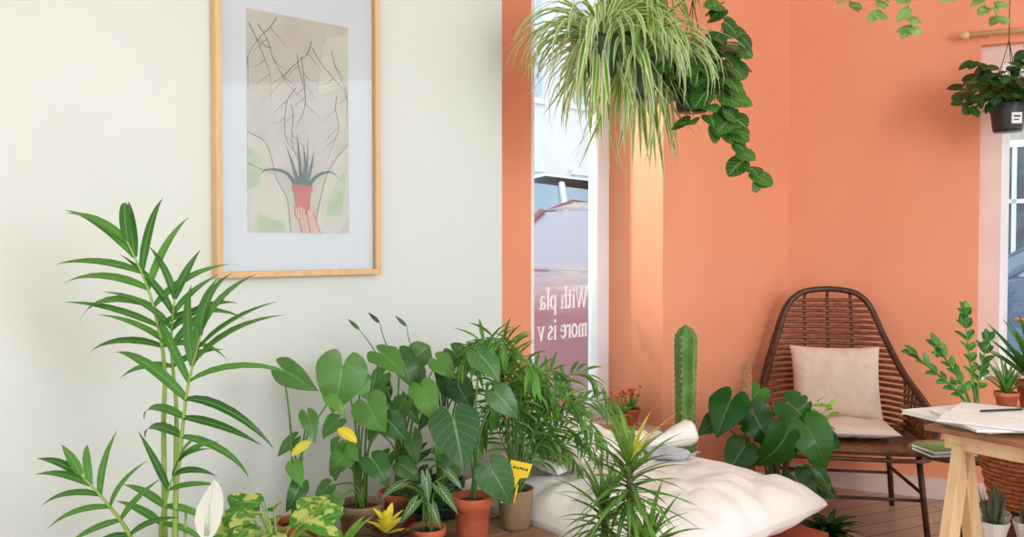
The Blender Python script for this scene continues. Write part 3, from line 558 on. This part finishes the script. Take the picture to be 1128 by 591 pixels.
# fine-leaved palm
ae=empty('parlour_palm','bushy parlour palm with fine feathery green fronds','palm',bp(-1.325,.47)); pot(ae,.055,.12,M['kraft'],rim=False)
L=MB();S=MB()
tips=[(-.19,.50),(-.16,.54),(-.10,.55),(-.05,.54),(-.01,.51),(.05,.48),(.10,.44),(.18,.44),(.32,.44),(.29,.31),(-.17,.38),(.20,.22),(.1,.36),(-.08,.36),(.34,.22),(.06,.28),(-.12,.28),(.14,.36),(.0,.42),(.12,.26),(-.05,.45),(.24,.38),(.02,.38),(.26,.26),(.38,.36)]
for x,z in tips:
    y=R(-.16,.12); h=z+.03
    if z<.34: y=abs(y)
    frond(L,S,[(R(-.02,.02),R(-.02,.02),.10),(x*.22,y*.3,.1+(h-.1)*.6),(x*.6,y*.7,h*1.0),(x,y,z-.03*abs(x)/.1)],(x*.6+R(-.3,.3),-1,.9),14,.092,.0058,start=.35,r=.0028,a0=55,a1=15,bend=1.1,rows=LANCE)
S.build('stems',ae,[M['stem']]); L.build('foliage',ae,[G['areca']])
# tags
te=empty('plant_tag','yellow pointed plastic plant label in the palm pot','plant tag',bp(-1.325,.47)+V((-.008,-.052,.10)))
T=Tm(.022,-.012,.090,-.1,.22,0)
b=MB(); b.prism([(-.034,.024),(.032,.024),(.026,-.016),(.004,-.024),(-.006,-.056),(-.012,-.024),(-.030,-.016)],-.001,.001,T); b.build('tag_face',te,[M['yel']],False)
b=MB(); b.beam((.004,0.0,-.01),(.014,-.009,.045),.008,.002); b.build('stake',te,[M['yel']],False)
b=MB()
for k in range(7): 
    x=-.022+k*.0065; b.box((x,-.0018,.001+.002*(k%2)),(x+.0045,-.0012,.009-.001*(k%3)),T)
o=b.build('printed_line',te,[M['ink']],False); o['kind']='stuff'
te=empty('plant_tag','small white paper label stuck in the kraft pot','plant tag',bp(-1.325,.47)+V((-.03,-.036,.10))); b=MB(); b.box((-.014,-.001,-.015),(.014,.001,.018)); b.build('tag_face',te,[M['paper']],False)
b=MB(); b.box((-.008,-.0016,.002),(.008,-.0011,.005)); b.build('printed_line',te,[M['ink']],False)
# ================================================================ DRACAENA
dr=empty('dracaena','spiky dracaena with narrow green and yellowish leaves','potted plant',(.262,2.02,0)); pot(dr,.11,.2,M['terra2'])
S=MB();L=MB();Yl=MB()
for (x,y,z,n,L0) in((.015,0,.72,76,.17),(-.04,.06,.61,60,.15),(.05,-.05,.55,60,.15)):
    S.tube(cr([(x*.3,y*.3,.17),(x*.8+.01,y,.35),(x,y,z)],10),.011,.008,8)
    for i in range(n):
        a=i*2.4; ee=-.5+1.8*i/n; d=V((math.cos(a)*math.cos(ee),math.sin(a)*math.cos(ee),math.sin(ee)))
        tgt=Yl if (x==.015 and i>n-12 and math.cos(a)>.3) else L
        blade(tgt,V((x,y,z-.08+.10*i/n)),d,V((-math.cos(a)*math.sin(ee),-math.sin(a)*math.sin(ee),math.cos(ee))),L0*R(.8,1.2),.0066,LONG9,bend=R(.3,1.2),fold=.25)
S.build('stem',dr,[M['bark']]); L.build('foliage',dr,[G['drac']]); Yl.build('young_leaves',dr,[G['dracy']])
# ================================================================ CACTUS
ce=empty('column_cactus','tall ribbed column cactus standing beside the daybed','cactus',Wp(-.17,.25)); pot(ce,.1,.2,M['terra'])
b=MB(); prof=[(.030,.17)]
for i in range(1,60):
    z=.17+.0125*i; r_=(.034+.002*math.sin(z*9))*(1+.055*math.sin(z*2*math.pi/.0265))
    if z>.86: r_*=math.sqrt(max(0.02,1-((z-.86)/.06)**2)) 
    if z<.92: prof.append((r_,z))
prof.append((0,.925))
b.lathe(prof,96,rib=.30,nr=6); b.build('cactus_body',ce,[M['cactus']],True)
b=MB()
for k in range(6):
    a=2*math.pi*k/6
    for i in range(26):
        z=.24+i*.0255; r_=.034*1.28
        for q in range(5):
            aa=a+R(-.7,.7); p=V((math.cos(a)*r_,math.sin(a)*r_,z)); b.tube([p,p+V((math.cos(aa)*.013,math.sin(aa)*.013,R(-.01,.01)))],.0011,.0003,3)
o=b.build('spines',ce,[M['spine']]); o['kind']='stuff'
random.seed(5)
def flowerpot(label,loc,fm,gm='light',r=.04,h=.075,hh=.09,n=16,group='small flowering pots by the window'):
    e=empty('flowering_plant',label,'potted plant',loc,group=group); pot(e,r,h,M['terra']); L=MB();F=MB();S=MB()
    for i in range(26):
        a=R(0,6.28); el=R(.2,1.3); d=V((math.cos(a)*math.cos(el),math.sin(a)*math.cos(el),math.sin(el))); blade(L,(0,0,h*.85),d,(0,0,1),R(.5,1)*hh,.013,OVAL,bend=.8)
    for i in range(n):
        a=R(0,6.28); rr=R(0,.05); p=V((rr*math.cos(a),rr*math.sin(a),h+hh*R(.5,1.05))); S.tube([(0,0,h*.8),p],.0015,.001,4)
        for k in range(5):
            b_=k*1.257; blade(F,p,(math.cos(b_),math.sin(b_),.5),(0,0,1),.013,.006,OVAL)
    S.build('stems',e,[M['stem']]); L.build('foliage',e,[G[gm]]); o=F.build('flowers',e,[G[fm]]); o['kind']='stuff'
for u,v,fm in((-.46,-.12,'red'),(-.32,-.2,'orangef'),(-.2,-.08,'red'),(-.07,-.12,'red'),(-.60,-.1,'orangef'),(-.74,-.1,'red')):
    flowerpot('small terracotta pot with %s flowers on the window ledge'%('red' if fm=='red' else 'orange'),Wp(u,v,.441),fm)
# ================================================================ MONSTERA by chair
me_=leafplant('monstera','large glossy broad-leaf monstera growing beside the rattan chair',V((1.04,3.50,0)),.12,.22,M['blackp'],
 [(-.16,-.05,.63,.17,.085,-.5),(-.07,-.06,.57,.15,.075,.3),(.08,-.03,.61,.15,.075,.6),(.13,-.10,.53,.19,.095,.3),(.03,-.14,.50,.18,.095,-.3),(-.02,.05,.65,.12,.055,-.6),(.21,-.0,.48,.12,.055,1.0),(.17,-.06,.36,.12,.06,.6),(.08,-.12,.33,.14,.07,.2),(-.12,-.1,.45,.13,.065,-.8),(-.2,.0,.54,.11,.05,-1.1),(.2,-.05,.28,.1,.045,.9),(-.1,-.1,.3,.12,.05,-.6)],'monstera',[HEART,HEART,MONST],stemr=.005,fold=.18)
b=MB(); b.tube([(-.075,.03,.18),(-.075,.03,.76)],.021,.02,14); b.build('moss_pole',me_,[mat('coir_pole',(186,132,92),(150,102,70),.95,90,bump=1,bscale=120)])
b=MB()
for i in range(26):
    p=V((R(.13,.24),R(-.08,.02),R(.52,.63))); blade(b,p,(R(-1,1),R(-1,0),R(-.2,1)),(0,-.5,1),.05,.012,OVAL,bend=.5)
b.build('young_leaves',me_,[G['light']])
rosette('small_fern','low dark leafy plant on the floor beside the chair',V((1.25,3.38,0)),.07,.12,M['terra'],'dark',40,.15,.018,(.2,1.3),1.2)
# ================================================================ RATTAN CHAIR
CL=(1.52,3.98,0)
ch=empty('rattan_chair','dark brown rattan armchair with slatted fan back','chair',CL,math.radians(-10))
rail=[(1.0,.150,.315),(.96,.188,.305),(.9,.216,.29),(.8,.252,.25),(.7,.288,.185),(.62,.318,.10),(.57,.342,.02),(.52,.358,-.08)]
def rl(z):
    for (z0,x0,y0),(z1,x1,y1) in zip(rail,rail[1:]):
        if z1<=z<=z0: q=(z0-z)/(z0-z1); return x0+(x1-x0)*q,y0+(y1-y0)*q
    return rail[-1][1],rail[-1][2]
def yb(z): return .2+.14*(z-.36)/.66
b=MB(); z=.40
while z<1.0:
    x,y=rl(max(z,.52)); 
    if z<.52: x=.31-(.52-z)*.2; y=.02
    pts=[(x*q,yb(z)-(yb(z)-y)*abs(q)**2.4,z+R(-.002,.002)) for q in[-1+i/9 for i in range(19)]]
    b.tube(pts,.0085,n=6); z+=.0262
b.build('backrest',ch,[M['rattan']])
b=MB()
arc=[(-.150,.315,1.0),(-.10,.328,1.022),(0,.338,1.032),(.10,.328,1.022),(.150,.315,1.0)]
left=[(-x,y,z) for z,x,y in rail]+[(-.362,-.17,.495),(-.352,-.25,.465),(-.32,-.29,.41),(-.28,-.29,.37)]
right=[(-x,y,z) for x,y,z in left]
path=left[::-1]+arc[1:-1]+right
b.tube(cr(path,90),.015,n=8); b.tube([V(p)+V((0,.018,.0))+V((p[0]*.05,0,0)) for p in cr(path,90)],.008,n=6)
for x0 in(-.11,0,.11):
    b.tube(cr([(x0,yb(z)+.012-.4*x0*x0,z) if z<1.01 else (x0*.9,.335,z) for z in(.4,.6,.8,.98,1.02)],14),.007,n=6)
b.build('frame',ch,[M['rattand']])
b=MB(); 
for i in range(21):
    y=-.285+i*.0235; w=.30+.03*math.sin(math.pi*(i/20)); b.tube([(-w,y,.375),(0,y,.362),(w,y,.375)],.011,n=6)
ring_=[(-.30,-.29,.37),(0,-.31,.37),(.30,-.29,.37),(.335,-.05,.375),(.31,.18,.375),(0,.215,.375),(-.31,.18,.375),(-.335,-.05,.375),(-.30,-.29,.37)]
b.tube(cr(ring_,50),.016,n=8); b.tube([p-V((0,0,.035)) for p in cr(ring_,50)],.010,n=8); b.build('seat',ch,[M['rattan']])
for sg in(-1,1):
    b=MB()
    for i in range(14):
        q=i/13; y=.14-.41*q; z1=.60-.15*q; x1=.31+.05*math.sin(q*2.6)
        b.tube([(sg*.32,y,.375),(sg*(x1+.01),y,z1)],.007,n=6)
    b.tube([(sg*.325,.13,.46),(sg*.340,-.06,.455),(sg*.335,-.26,.43)],.006,n=6); b.tube([(sg*.322,.13,.415),(sg*.332,-.06,.415),(sg*.328,-.26,.40)],.006,n=6)
    b.build('armrest',ch,[M['rattan']])
for x,y in((-.27,-.27),(.27,-.27),(-.25,.17),(.25,.17)):
    l=MB(); l.tube([(x,y,.365),(x*1.12,y*1.12,0)],.014,.013,n=8); l.build('leg',ch,[M['rattand']])
for pts in ([(-.29,-.28,.16),(.29,-.28,.16)],[(-.27,.18,.16),(.27,.18,.16)],[(-.285,-.28,.19),(-.265,.18,.19)],[(.285,-.28,.19),(.265,.18,.19)]):
    b=MB(); b.tube(pts,.008,n=6); b.build('stretcher',ch,[M['rattand']])
cm=Matrix.Translation(CL)@Matrix.Rotation(math.radians(-10),4,'Z')
b=MB(); pillow(b,.205,.175,.065,Tm(0,0,0,math.radians(74),0,0),36,.06,.006,7,4,crease=.004); o=top(b.build('throw_pillow',None,[M['pillow']],True,cm@V((-.0,.10,.60)),math.radians(-10)),'square beige linen pillow leaning on the chair back','pillow')
b=MB(); pillow(b,.19,.155,.032,Tm(0,0,0,0,0,0),22,.05,.005,9,8); top(b.build('seat_pad',None,[M['pillow2']],True,cm@V((.03,-.06,.421)),math.radians(-10)),'thin pale pad lying on the chair seat','cushion')
# ================================================================ HANGING PLANTS
def hanger(par,r,zt,ceil,n=3):
    b=MB(); kn=V((0,0,zt+.28))
    for i in range(n):
        a=i*2*math.pi/n+.3; b.tube([(r*math.cos(a),r*math.sin(a),zt),kn],.0018,n=5)
    b.tube([kn,(0,0,ceil)],.002,n=5); b.build('hanger',par,[M['cord']])
def spider(label,loc,r,h,pm,n,lw,seed,gm,lmin=.28,lmax=.5,elmin=.5):
    random.seed(seed); e=empty('spider_plant',label,'hanging plant',loc,group='hanging spider plants'); pot(e,r,h,pm,rim=False); hanger(e,r*.97,h,H_CEIL-loc[2]); b=MB()
    for i in range(n):
        a=R(0,6.283); el=R(elmin,1.5); d=V((math.cos(a)*math.cos(el),math.sin(a)*math.cos(el),math.sin(el))); n_=V((-math.cos(a)*math.sin(el),-math.sin(a)*math.sin(el),math.cos(el)))
        n_+=V((R(-.25,.25),R(-.25,.25),0))
        blade(b,V((math.cos(a)*r*.5,math.sin(a)*r*.5,h*.88)),d,n_,R(lmin,lmax),lw*R(.6,1.25),LONG9,bend=R(2.0,3.1)*(.8+.2*el),fold=.35)
    for i in range(n//3):
        a=R(0,6.283); rr=r*R(1.0,2.0); k=R(.1,.5); d=V((math.cos(a)*k,math.sin(a)*k,-.9)); blade(b,V((math.cos(a)*rr,math.sin(a)*rr,h*R(.3,1.3))),d,V((math.cos(a),math.sin(a),.6)),R(lmin,lmax)*.75,lw*R(.7,1.1),LONG9,bend=R(-.5,.7),fold=.35)
    b.build('foliage',e,[G[gm]]); return e
spider('lush spider plant with pale striped leaves hanging by the window',Wp(-.62,.36,1.78),.062,.14,M['greenp'],165,.0112,21,'spider',.3,.54)
spider('lush spider plant with pale striped leaves hanging by the window',Wp(-.84,.38,1.83),.06,.13,M['greenp'],125,.0112,22,'spider',.26,.44,.75)
spider('green spider plant hanging high beside the window',Wp(-.68,.44,2.05),.06,.13,M['blackp'],105,.010,23,'spiderg',.24,.40,.6)
def trailing(name,label,loc,r,h,pm,stems,gm,rows,LL,WW,step,mat_s='stem',ceil=H_CEIL,bush=0,buR=.15,seed=1,hasp=True,cords=3,per=2,elm=-.3):
    random.seed(seed); e=empty(name,label,'hanging plant',loc); pot(e,r,h,pm,rim=False); hanger(e,r*.97,h,ceil-loc[2],cords); L=MB();S=MB()
    for pts in stems:
        ln=sum((V(q)-V(p)).length for p,q in zip(pts,pts[1:])); n=max(3,int(ln/step)); path=cr(pts,n); S.tube(path,.0028,.0016,5)
        for i,p in enumerate(path[1:],1):
            for k in range(per if i<n else per+1):
                a=R(0,6.283); d=V((math.cos(a),math.sin(a)*.6-.3,R(-.7,.1))); blade(L,p,d,(R(-.3,.3),-.8,.7),LL*R(.75,1.15),WW*R(.8,1.1),rows,bend=R(.2,.9),fold=.15,nx=3)
    for i in range(bush):
        a=R(0,6.283); el=R(elm,1.2); rr=buR*R(.4,1); p=V((math.cos(a)*math.cos(el)*rr,math.sin(a)*math.cos(el)*rr,h*.9+math.sin(el)*rr)); S.tube(cr([(0,0,h*.85),p*.5+V((0,0,h*.7)),p],6),.0022,.0016,4)
        blade(L,p,(math.cos(a),math.sin(a)-.2,R(-.8,.0)),(math.cos(a)*.5,-.6,.7),LL*R(.8,1.15),WW*R(.8,1.1),rows,bend=R(.2,.9),fold=.15,nx=3)
    S.build('stems',e,[M[mat_s]]); L.build('foliage',e,[G[gm]]); return e
trailing('trailing_prayer_plant','hanging plant with rounded dark striped leaves trailing down',V((.665,3.2,1.74)),.07,.13,M['blackp'],
 [[(0,0,.11),(.08,-.05,.2),(.14,-.05,.08),(.14,-.06,-.03)],[(0,0,.11),(.07,-.07,.1),(.1,-.08,-.04),(.14,-.08,-.13),(.18,-.08,-.2),(.22,-.08,-.25)],[(0,0,.11),(.09,0,.25),(.14,.0,.2),(.15,.0,.1)],[(0,0,.11),(-.05,-.08,.1),(-.04,-.1,-.05)],[(0,0,.11),(.1,-.05,.3),(.09,-.05,.38)],[(0,0,.11),(.06,-.08,.12),(.09,-.1,.0),(.12,-.1,-.08)],[(0,0,.11),(.03,-.09,.14),(.03,-.11,.02),(.05,-.11,-.06)],[(0,0,.11),(.14,0,.3),(.17,.0,.26),(.17,.0,.18)]],'calat',ROUND,.074,.040,.04,bush=90,buR=.19,seed=4,per=1)
o_=trailing('hanging_peperomia','dark pot of glossy green leaves hanging at the side window',V((2.21,3.86,1.755)),.075,.125,M['blackp'],
 [[(0,0,.1),(-.12,-.04,.16),(-.2,-.06,.1)],[(0,0,.1),(-.1,-.05,.25),(-.18,-.05,.3)],[(0,0,.1),(.1,-.02,.2),(.17,.0,.08)],[(0,0,.1),(0,-.08,.28),(.02,-.1,.36)]],'dark',OVAL,.065,.024,.04,bush=170,buR=.21,seed=9,elm=.1)
b=MB(); b.box((-.026,-.0775,.028),(.018,-.068,.076)); b.m=1; b.box((-.018,-.0783,.056),(.010,-.0775,.063)); b.box((-.018,-.0783,.042),(.004,-.0775,.047)); b.build('label_sticker',o_,[M['paper'],M['ink']],False)
trailing('trailing_vine','hanging pot with pale green leaves trailing from above',V((1.36,2.9,2.19)),.09,.14,M['terra2'],
 [[(0,0,.12),(-.12,-.06,.14),(-.16,-.06,-.05),(-.17,-.06,-.18)],[(0,0,.12),(-.08,-.09,.12),(-.09,-.1,-.1),(-.07,-.1,-.24)],[(0,0,.12),(.1,-.08,.12),(.15,-.08,-.03),(.18,-.08,-.17)],[(0,0,.12),(.13,-.03,.13),(.22,-.03,.0),(.24,-.03,-.19)],[(0,0,.12),(-.15,.03,.13),(-.23,.03,.0),(-.22,.03,-.13)],[(0,0,.12),(.03,-.1,.12),(.05,-.11,-.02),(.04,-.11,-.14)]],'vine',ROUND,.048,.020,.035,mat_s='stemp',seed=6)
# ================================================================ TABLE
e1=V((.55,-.835,0)); e2=V((.835,.55,0)); T0=V((1.14,2.375,0)); TA=math.atan2(-.835,.55)
tb=empty('trestle_table','brown topped table on pale pine trestle legs','table',T0,TA)  # local x=e1, local y=e2
b=MB(); b.box((0,0,.739),(1.1,.62,.755)); bevel(b.build('tabletop',tb,[M['dkwood']],False),.003)
for off in(.05,.52):
    b=MB(); b.box((.03,off,.69),(1.05,off+.045,.739))
    for x in(.07,.98):
        b.beam((x,off+.02,.70),(x,off-.15 if off<.3 else off-.12,0),.05,.03,V((1,0,0))); b.beam((x+.0,off+.025,.70),(x,off+.17,0),.05,.03,V((1,0,0)))
        b.beam((x,off-.075,.32),(x,off+.11,.32),.03,.02)
    bevel(b.build('trestle',tb,[M['pine']],False),.002)
def tp(x,y,z=.7555): return T0+e1*x+e2*y+V((0,0,z))
def book(name,label,loc,rz,w,l,h,cover,cat,group=None):
    e=empty(name,label,cat,loc,rz,group); b=MB(); b.box((-w/2,-l/2,0),(w/2,l/2,.002)); b.box((-w/2,-l/2,h-.002),(w/2,l/2,h)); b.build('cover',e,[cover],False)
    b=MB(); b.box((-w/2+.003,-l/2+.003,.002),(w/2-.003,l/2-.003,h-.002)); b.build('pages',e,[M['paper']],False)
book('magazine','white covered magazine lying on the table corner',tp(.05,.17),.35,.24,.30,.012,M['paper'],'magazine','papers on the table')
book('magazine','white covered magazine lying on the table corner',tp(.12,.13)+V((0,0,.0125)),-.05,.22,.28,.006,M['paper'],'magazine','papers on the table')
ob_=empty('open_book','thin open booklet with white pages on the magazines','book',tp(.10,.17)+V((0,0,.019)),.9)
b=MB(); b.box((-.172,-.112,0),(.172,.112,.0015)); b.build('cover',ob_,[M['paper2']],False)
for sg in(-1,1):
    b=MB(); n_=12; vs=[]
    for i in range(n_+1):
        q=i/n_; x=sg*.168*q; z=.003+.0065*math.sin(math.pi*min(1,q*1.6+.0) if q<.31 else math.pi*.5)*(1-.75*max(0,(q-.3)/.7))
        for y in(-.108,.108): vs+=[(x,y,z),(x,y,.0016)]
    fs=[]
    for i in range(n_): a=4*i; fs+=[(a,a+4,a+6,a+2),(a,a+1,a+5,a+4),(a+2,a+6,a+7,a+3)]
    fs.append((4*n_,4*n_+1,4*n_+3,4*n_+2)); b.add(vs,fs); b.build('pages',ob_,[M['paper']],False)
b=MB(); b.tube([(-.07,0,0),(.06,.0,0)],.0035,.0035,6); b.tube([(.06,0,0),(.072,0,0)],.0035,.0004,6); top(b.build('pencil',None,[M['ink']],True,tp(.10,.22)+V((.0,0,.032)),.2),'dark pencil resting on the open booklet','pencil')
def stiff(name,label,loc,r,h,pm,gm,n,L0,W0,flower=None,el=(.7,1.5)):
    e=rosette(name,label,loc,r,h,pm,gm,n,L0,W0,el,.5)
    if flower:
        S=MB()
        for x,y,z in((.0,0,.30),(.03,-.02,.27),(-.03,.02,.26)):
            S.tube([(0,0,h*.85),(x,y,z)],.002,n=5); b=MB()
            for k in range(8): a=k*.785; blade(b,(x,y,z),(math.cos(a),math.sin(a)-.2,.6),(0,0,1),.026,.008,OVAL)
            b.build('flower',e,[G[flower]])
        S.build('stems',e,[M['stem']])
    return e
stiff('flowering_plant','terracotta pot with green leaves and an orange flower',tp(.06,.48),.05,.085,M['terra'],'zz',34,.22,.012,'orangef')
stiff('aloe','small spiky aloe in a terracotta pot on the table',tp(.035,.37),.033,.06,M['terra'],'alo',20,.12,.006)
stiff('leafy_table_plant','leafy green plant in terracotta pot on the table',tp(.26,.48),.05,.085,M['terra'],'light',30,.16,.016,None,(.4,1.5))
# crate + basket behind the table
CB=V((1.76,2.93,0))
cr_=empty('wooden_crate','dark wooden crate standing behind the table','crate',CB,TA); b=MB()
for z in(.02,.13,.24): b.box((-.13,-.13,z),(.13,-.118,z+.09)); b.box((-.13,.118,z),(.13,.13,z+.09)); b.box((-.13,-.118,z),(-.118,.118,z+.09)); b.box((.118,-.118,z),(.13,.118,z+.09))
for x in(-.118,.094):
    for y in(-.118,.094): b.box((x,y,0),(x+.024,y+.024,.335))
b.box((-.13,-.13,.335),(.13,.13,.35)); bevel(b.build('crate_body',cr_,[M['crate']],False),.002)
bk=empty('wicker_basket','round brown wicker basket resting on a wooden crate','basket',CB+V((0,0,.351)),TA); b=MB()
for i in range(14):
    z=.012+i*.016; rr=.105+.045*i/13; b.tube([(rr*(1+.03*math.sin(k*math.pi*7/8+i*math.pi))*math.cos(k*math.pi/16),rr*(1+.03*math.sin(k*math.pi*7/8+i*math.pi))*math.sin(k*math.pi/16),z) for k in range(33)],.0085,n=5,cap=False)
b.lathe([(0,.004),(.105,.006),(.108,.02)],24); b.lathe([(.155,.225),(.163,.235),(.155,.245),(.145,.235),(.155,.225)],28); b.build('basket_body',bk,[M['wicker']])
random.seed(31)
SP=V((1.53,2.66,0))
st=empty('plant_stool','small pine stool holding wrapped bouquets','stool',SP,TA); b=MB(); b.box((-.1,-.1,.27),(.1,.1,.29)); b.build('stool_top',st,[M['pine']],False)
for x in(-.08,.08):
    for y in(-.08,.08): b=MB(); b.tube([(x,y,.27),(x*1.1,y*1.1,0)],.010,n=8); b.build('leg',st,[M['pine']])
for x,y in((-.05,-.03),(.055,-.04),(.0,.05)):
    e=empty('wrapped_bouquet','grey-green lavender bouquet wrapped in white paper','bouquet',SP+V((x,y,.291)),R(0,3),'wrapped lavender bouquets')
    b=MB(); b.lathe([(.0,0),(.022,0),(.03,.05),(.045,.11),(.048,.115),(.03,.06)],9); b.build('paper_wrap',e,[M['paper']],False); b=MB()
    for i in range(40):
        a=R(0,6.28); el=R(.9,1.5); blade(b,(0,0,.06),(math.cos(a)*math.cos(el),math.sin(a)*math.cos(el),math.sin(el)),(math.cos(a),math.sin(a),.3),R(.1,.17),.004,LANCE,bend=.3)
    b.build('lavender_stems',e,[G['lav']])
# side table + books + ZZ plant
sd=empty('side_table','small round dark pedestal table holding books and a plant','side table',(1.75,3.36,0))
b=MB(); b.lathe([(0,.43),(.17,.43),(.18,.44),(.18,.45),(0,.45)],36); b.build('tabletop',sd,[M['crate']],False)
b=MB(); b.tube([(0.03,0,.43),(0.03,0,.02)],.016,n=12); b.lathe([(.018,.05),(.12,.02),(.13,.0),(0,0)],24,(0.03,0,0)); b.build('pedestal',sd,[M['metal']])
for i,(c,rz) in enumerate(((M['blackp'],.1),(M['grnbook'],.2))):
    book('book',('black','green')[i]+' covered book stacked on the small side table',V((1.665,3.30,.4505+i*.0145)),rz,.19,.14,.014,c,'book','books on the side table')
zz=empty('zz_plant','zz plant with upright stems of glossy paired leaflets','potted plant',(1.835,3.41,.451)); pot(zz,.05,.12,M['blackp']); L=MB();S=MB()
for x,z,y in((-.25,.37,-.02),(-.15,.40,.0),(-.03,.53,.03),(.05,.42,0)):
    path=cr([(R(-.02,.02),R(-.02,.02),.1),(x*.3,y*.5,z*.6),(x,y,z)],12); S.tube(path,.008,.003,6)
    frond(L,S,path[::3]+[path[-1]],(0,-1,.5),9,.058,.0145,start=.35,r=.005,a0=45,a1=15,bend=.3,rows=OVAL,jit=.2)
S.build('stems',zz,[M['stem']]); L.build('foliage',zz,[G['zz']])
# ================================================================ LIGHTS
sc=bpy.context.scene
w=bpy.data.worlds.new('world'); sc.world=w; w.use_nodes=True; bg=w.node_tree.nodes['Background']; bg.inputs[0].default_value=(.90,.95,1,1); bg.inputs[1].default_value=1.9
def area(name,loc,tgt,sx,sy,p,c):
    l=bpy.data.lights.new(name,'AREA'); l.shape='RECTANGLE'; l.size=sx; l.size_y=sy; l.energy=p; l.color=c; o=bpy.data.objects.new(name,l); sc.collection.objects.link(o); o.location=loc; o.rotation_euler=(V(tgt)-V(loc)).to_track_quat('-Z','Y').to_euler(); return o
area('shopfront_daylight',(2.7,-.7,2.1),(-.6,3,1.2),1.6,1.4,68,(.98,.985,1))
s_=bpy.data.lights.new('sun','SUN'); s_.energy=15.0; s_.angle=.10; s_.color=(1,.95,.86); so=bpy.data.objects.new('sun',s_); sc.collection.objects.link(so)
so.rotation_euler=V((.86,-.24,-.60)).to_track_quat('-Z','Y').to_euler()
# ================================================================ CAMERA
cam=bpy.data.cameras.new('camera'); co=bpy.data.objects.new('camera',cam); sc.collection.objects.link(co); sc.camera=co
cam.sensor_width=36; cam.lens=950/1128*36; co.location=(0,0,1.25); co.rotation_euler=(math.radians(90-1.54),0,0); cam.clip_start=.05
try:
    sc.view_settings.view_transform='Standard'; sc.view_settings.look='None'
except Exception as ex: print(ex)
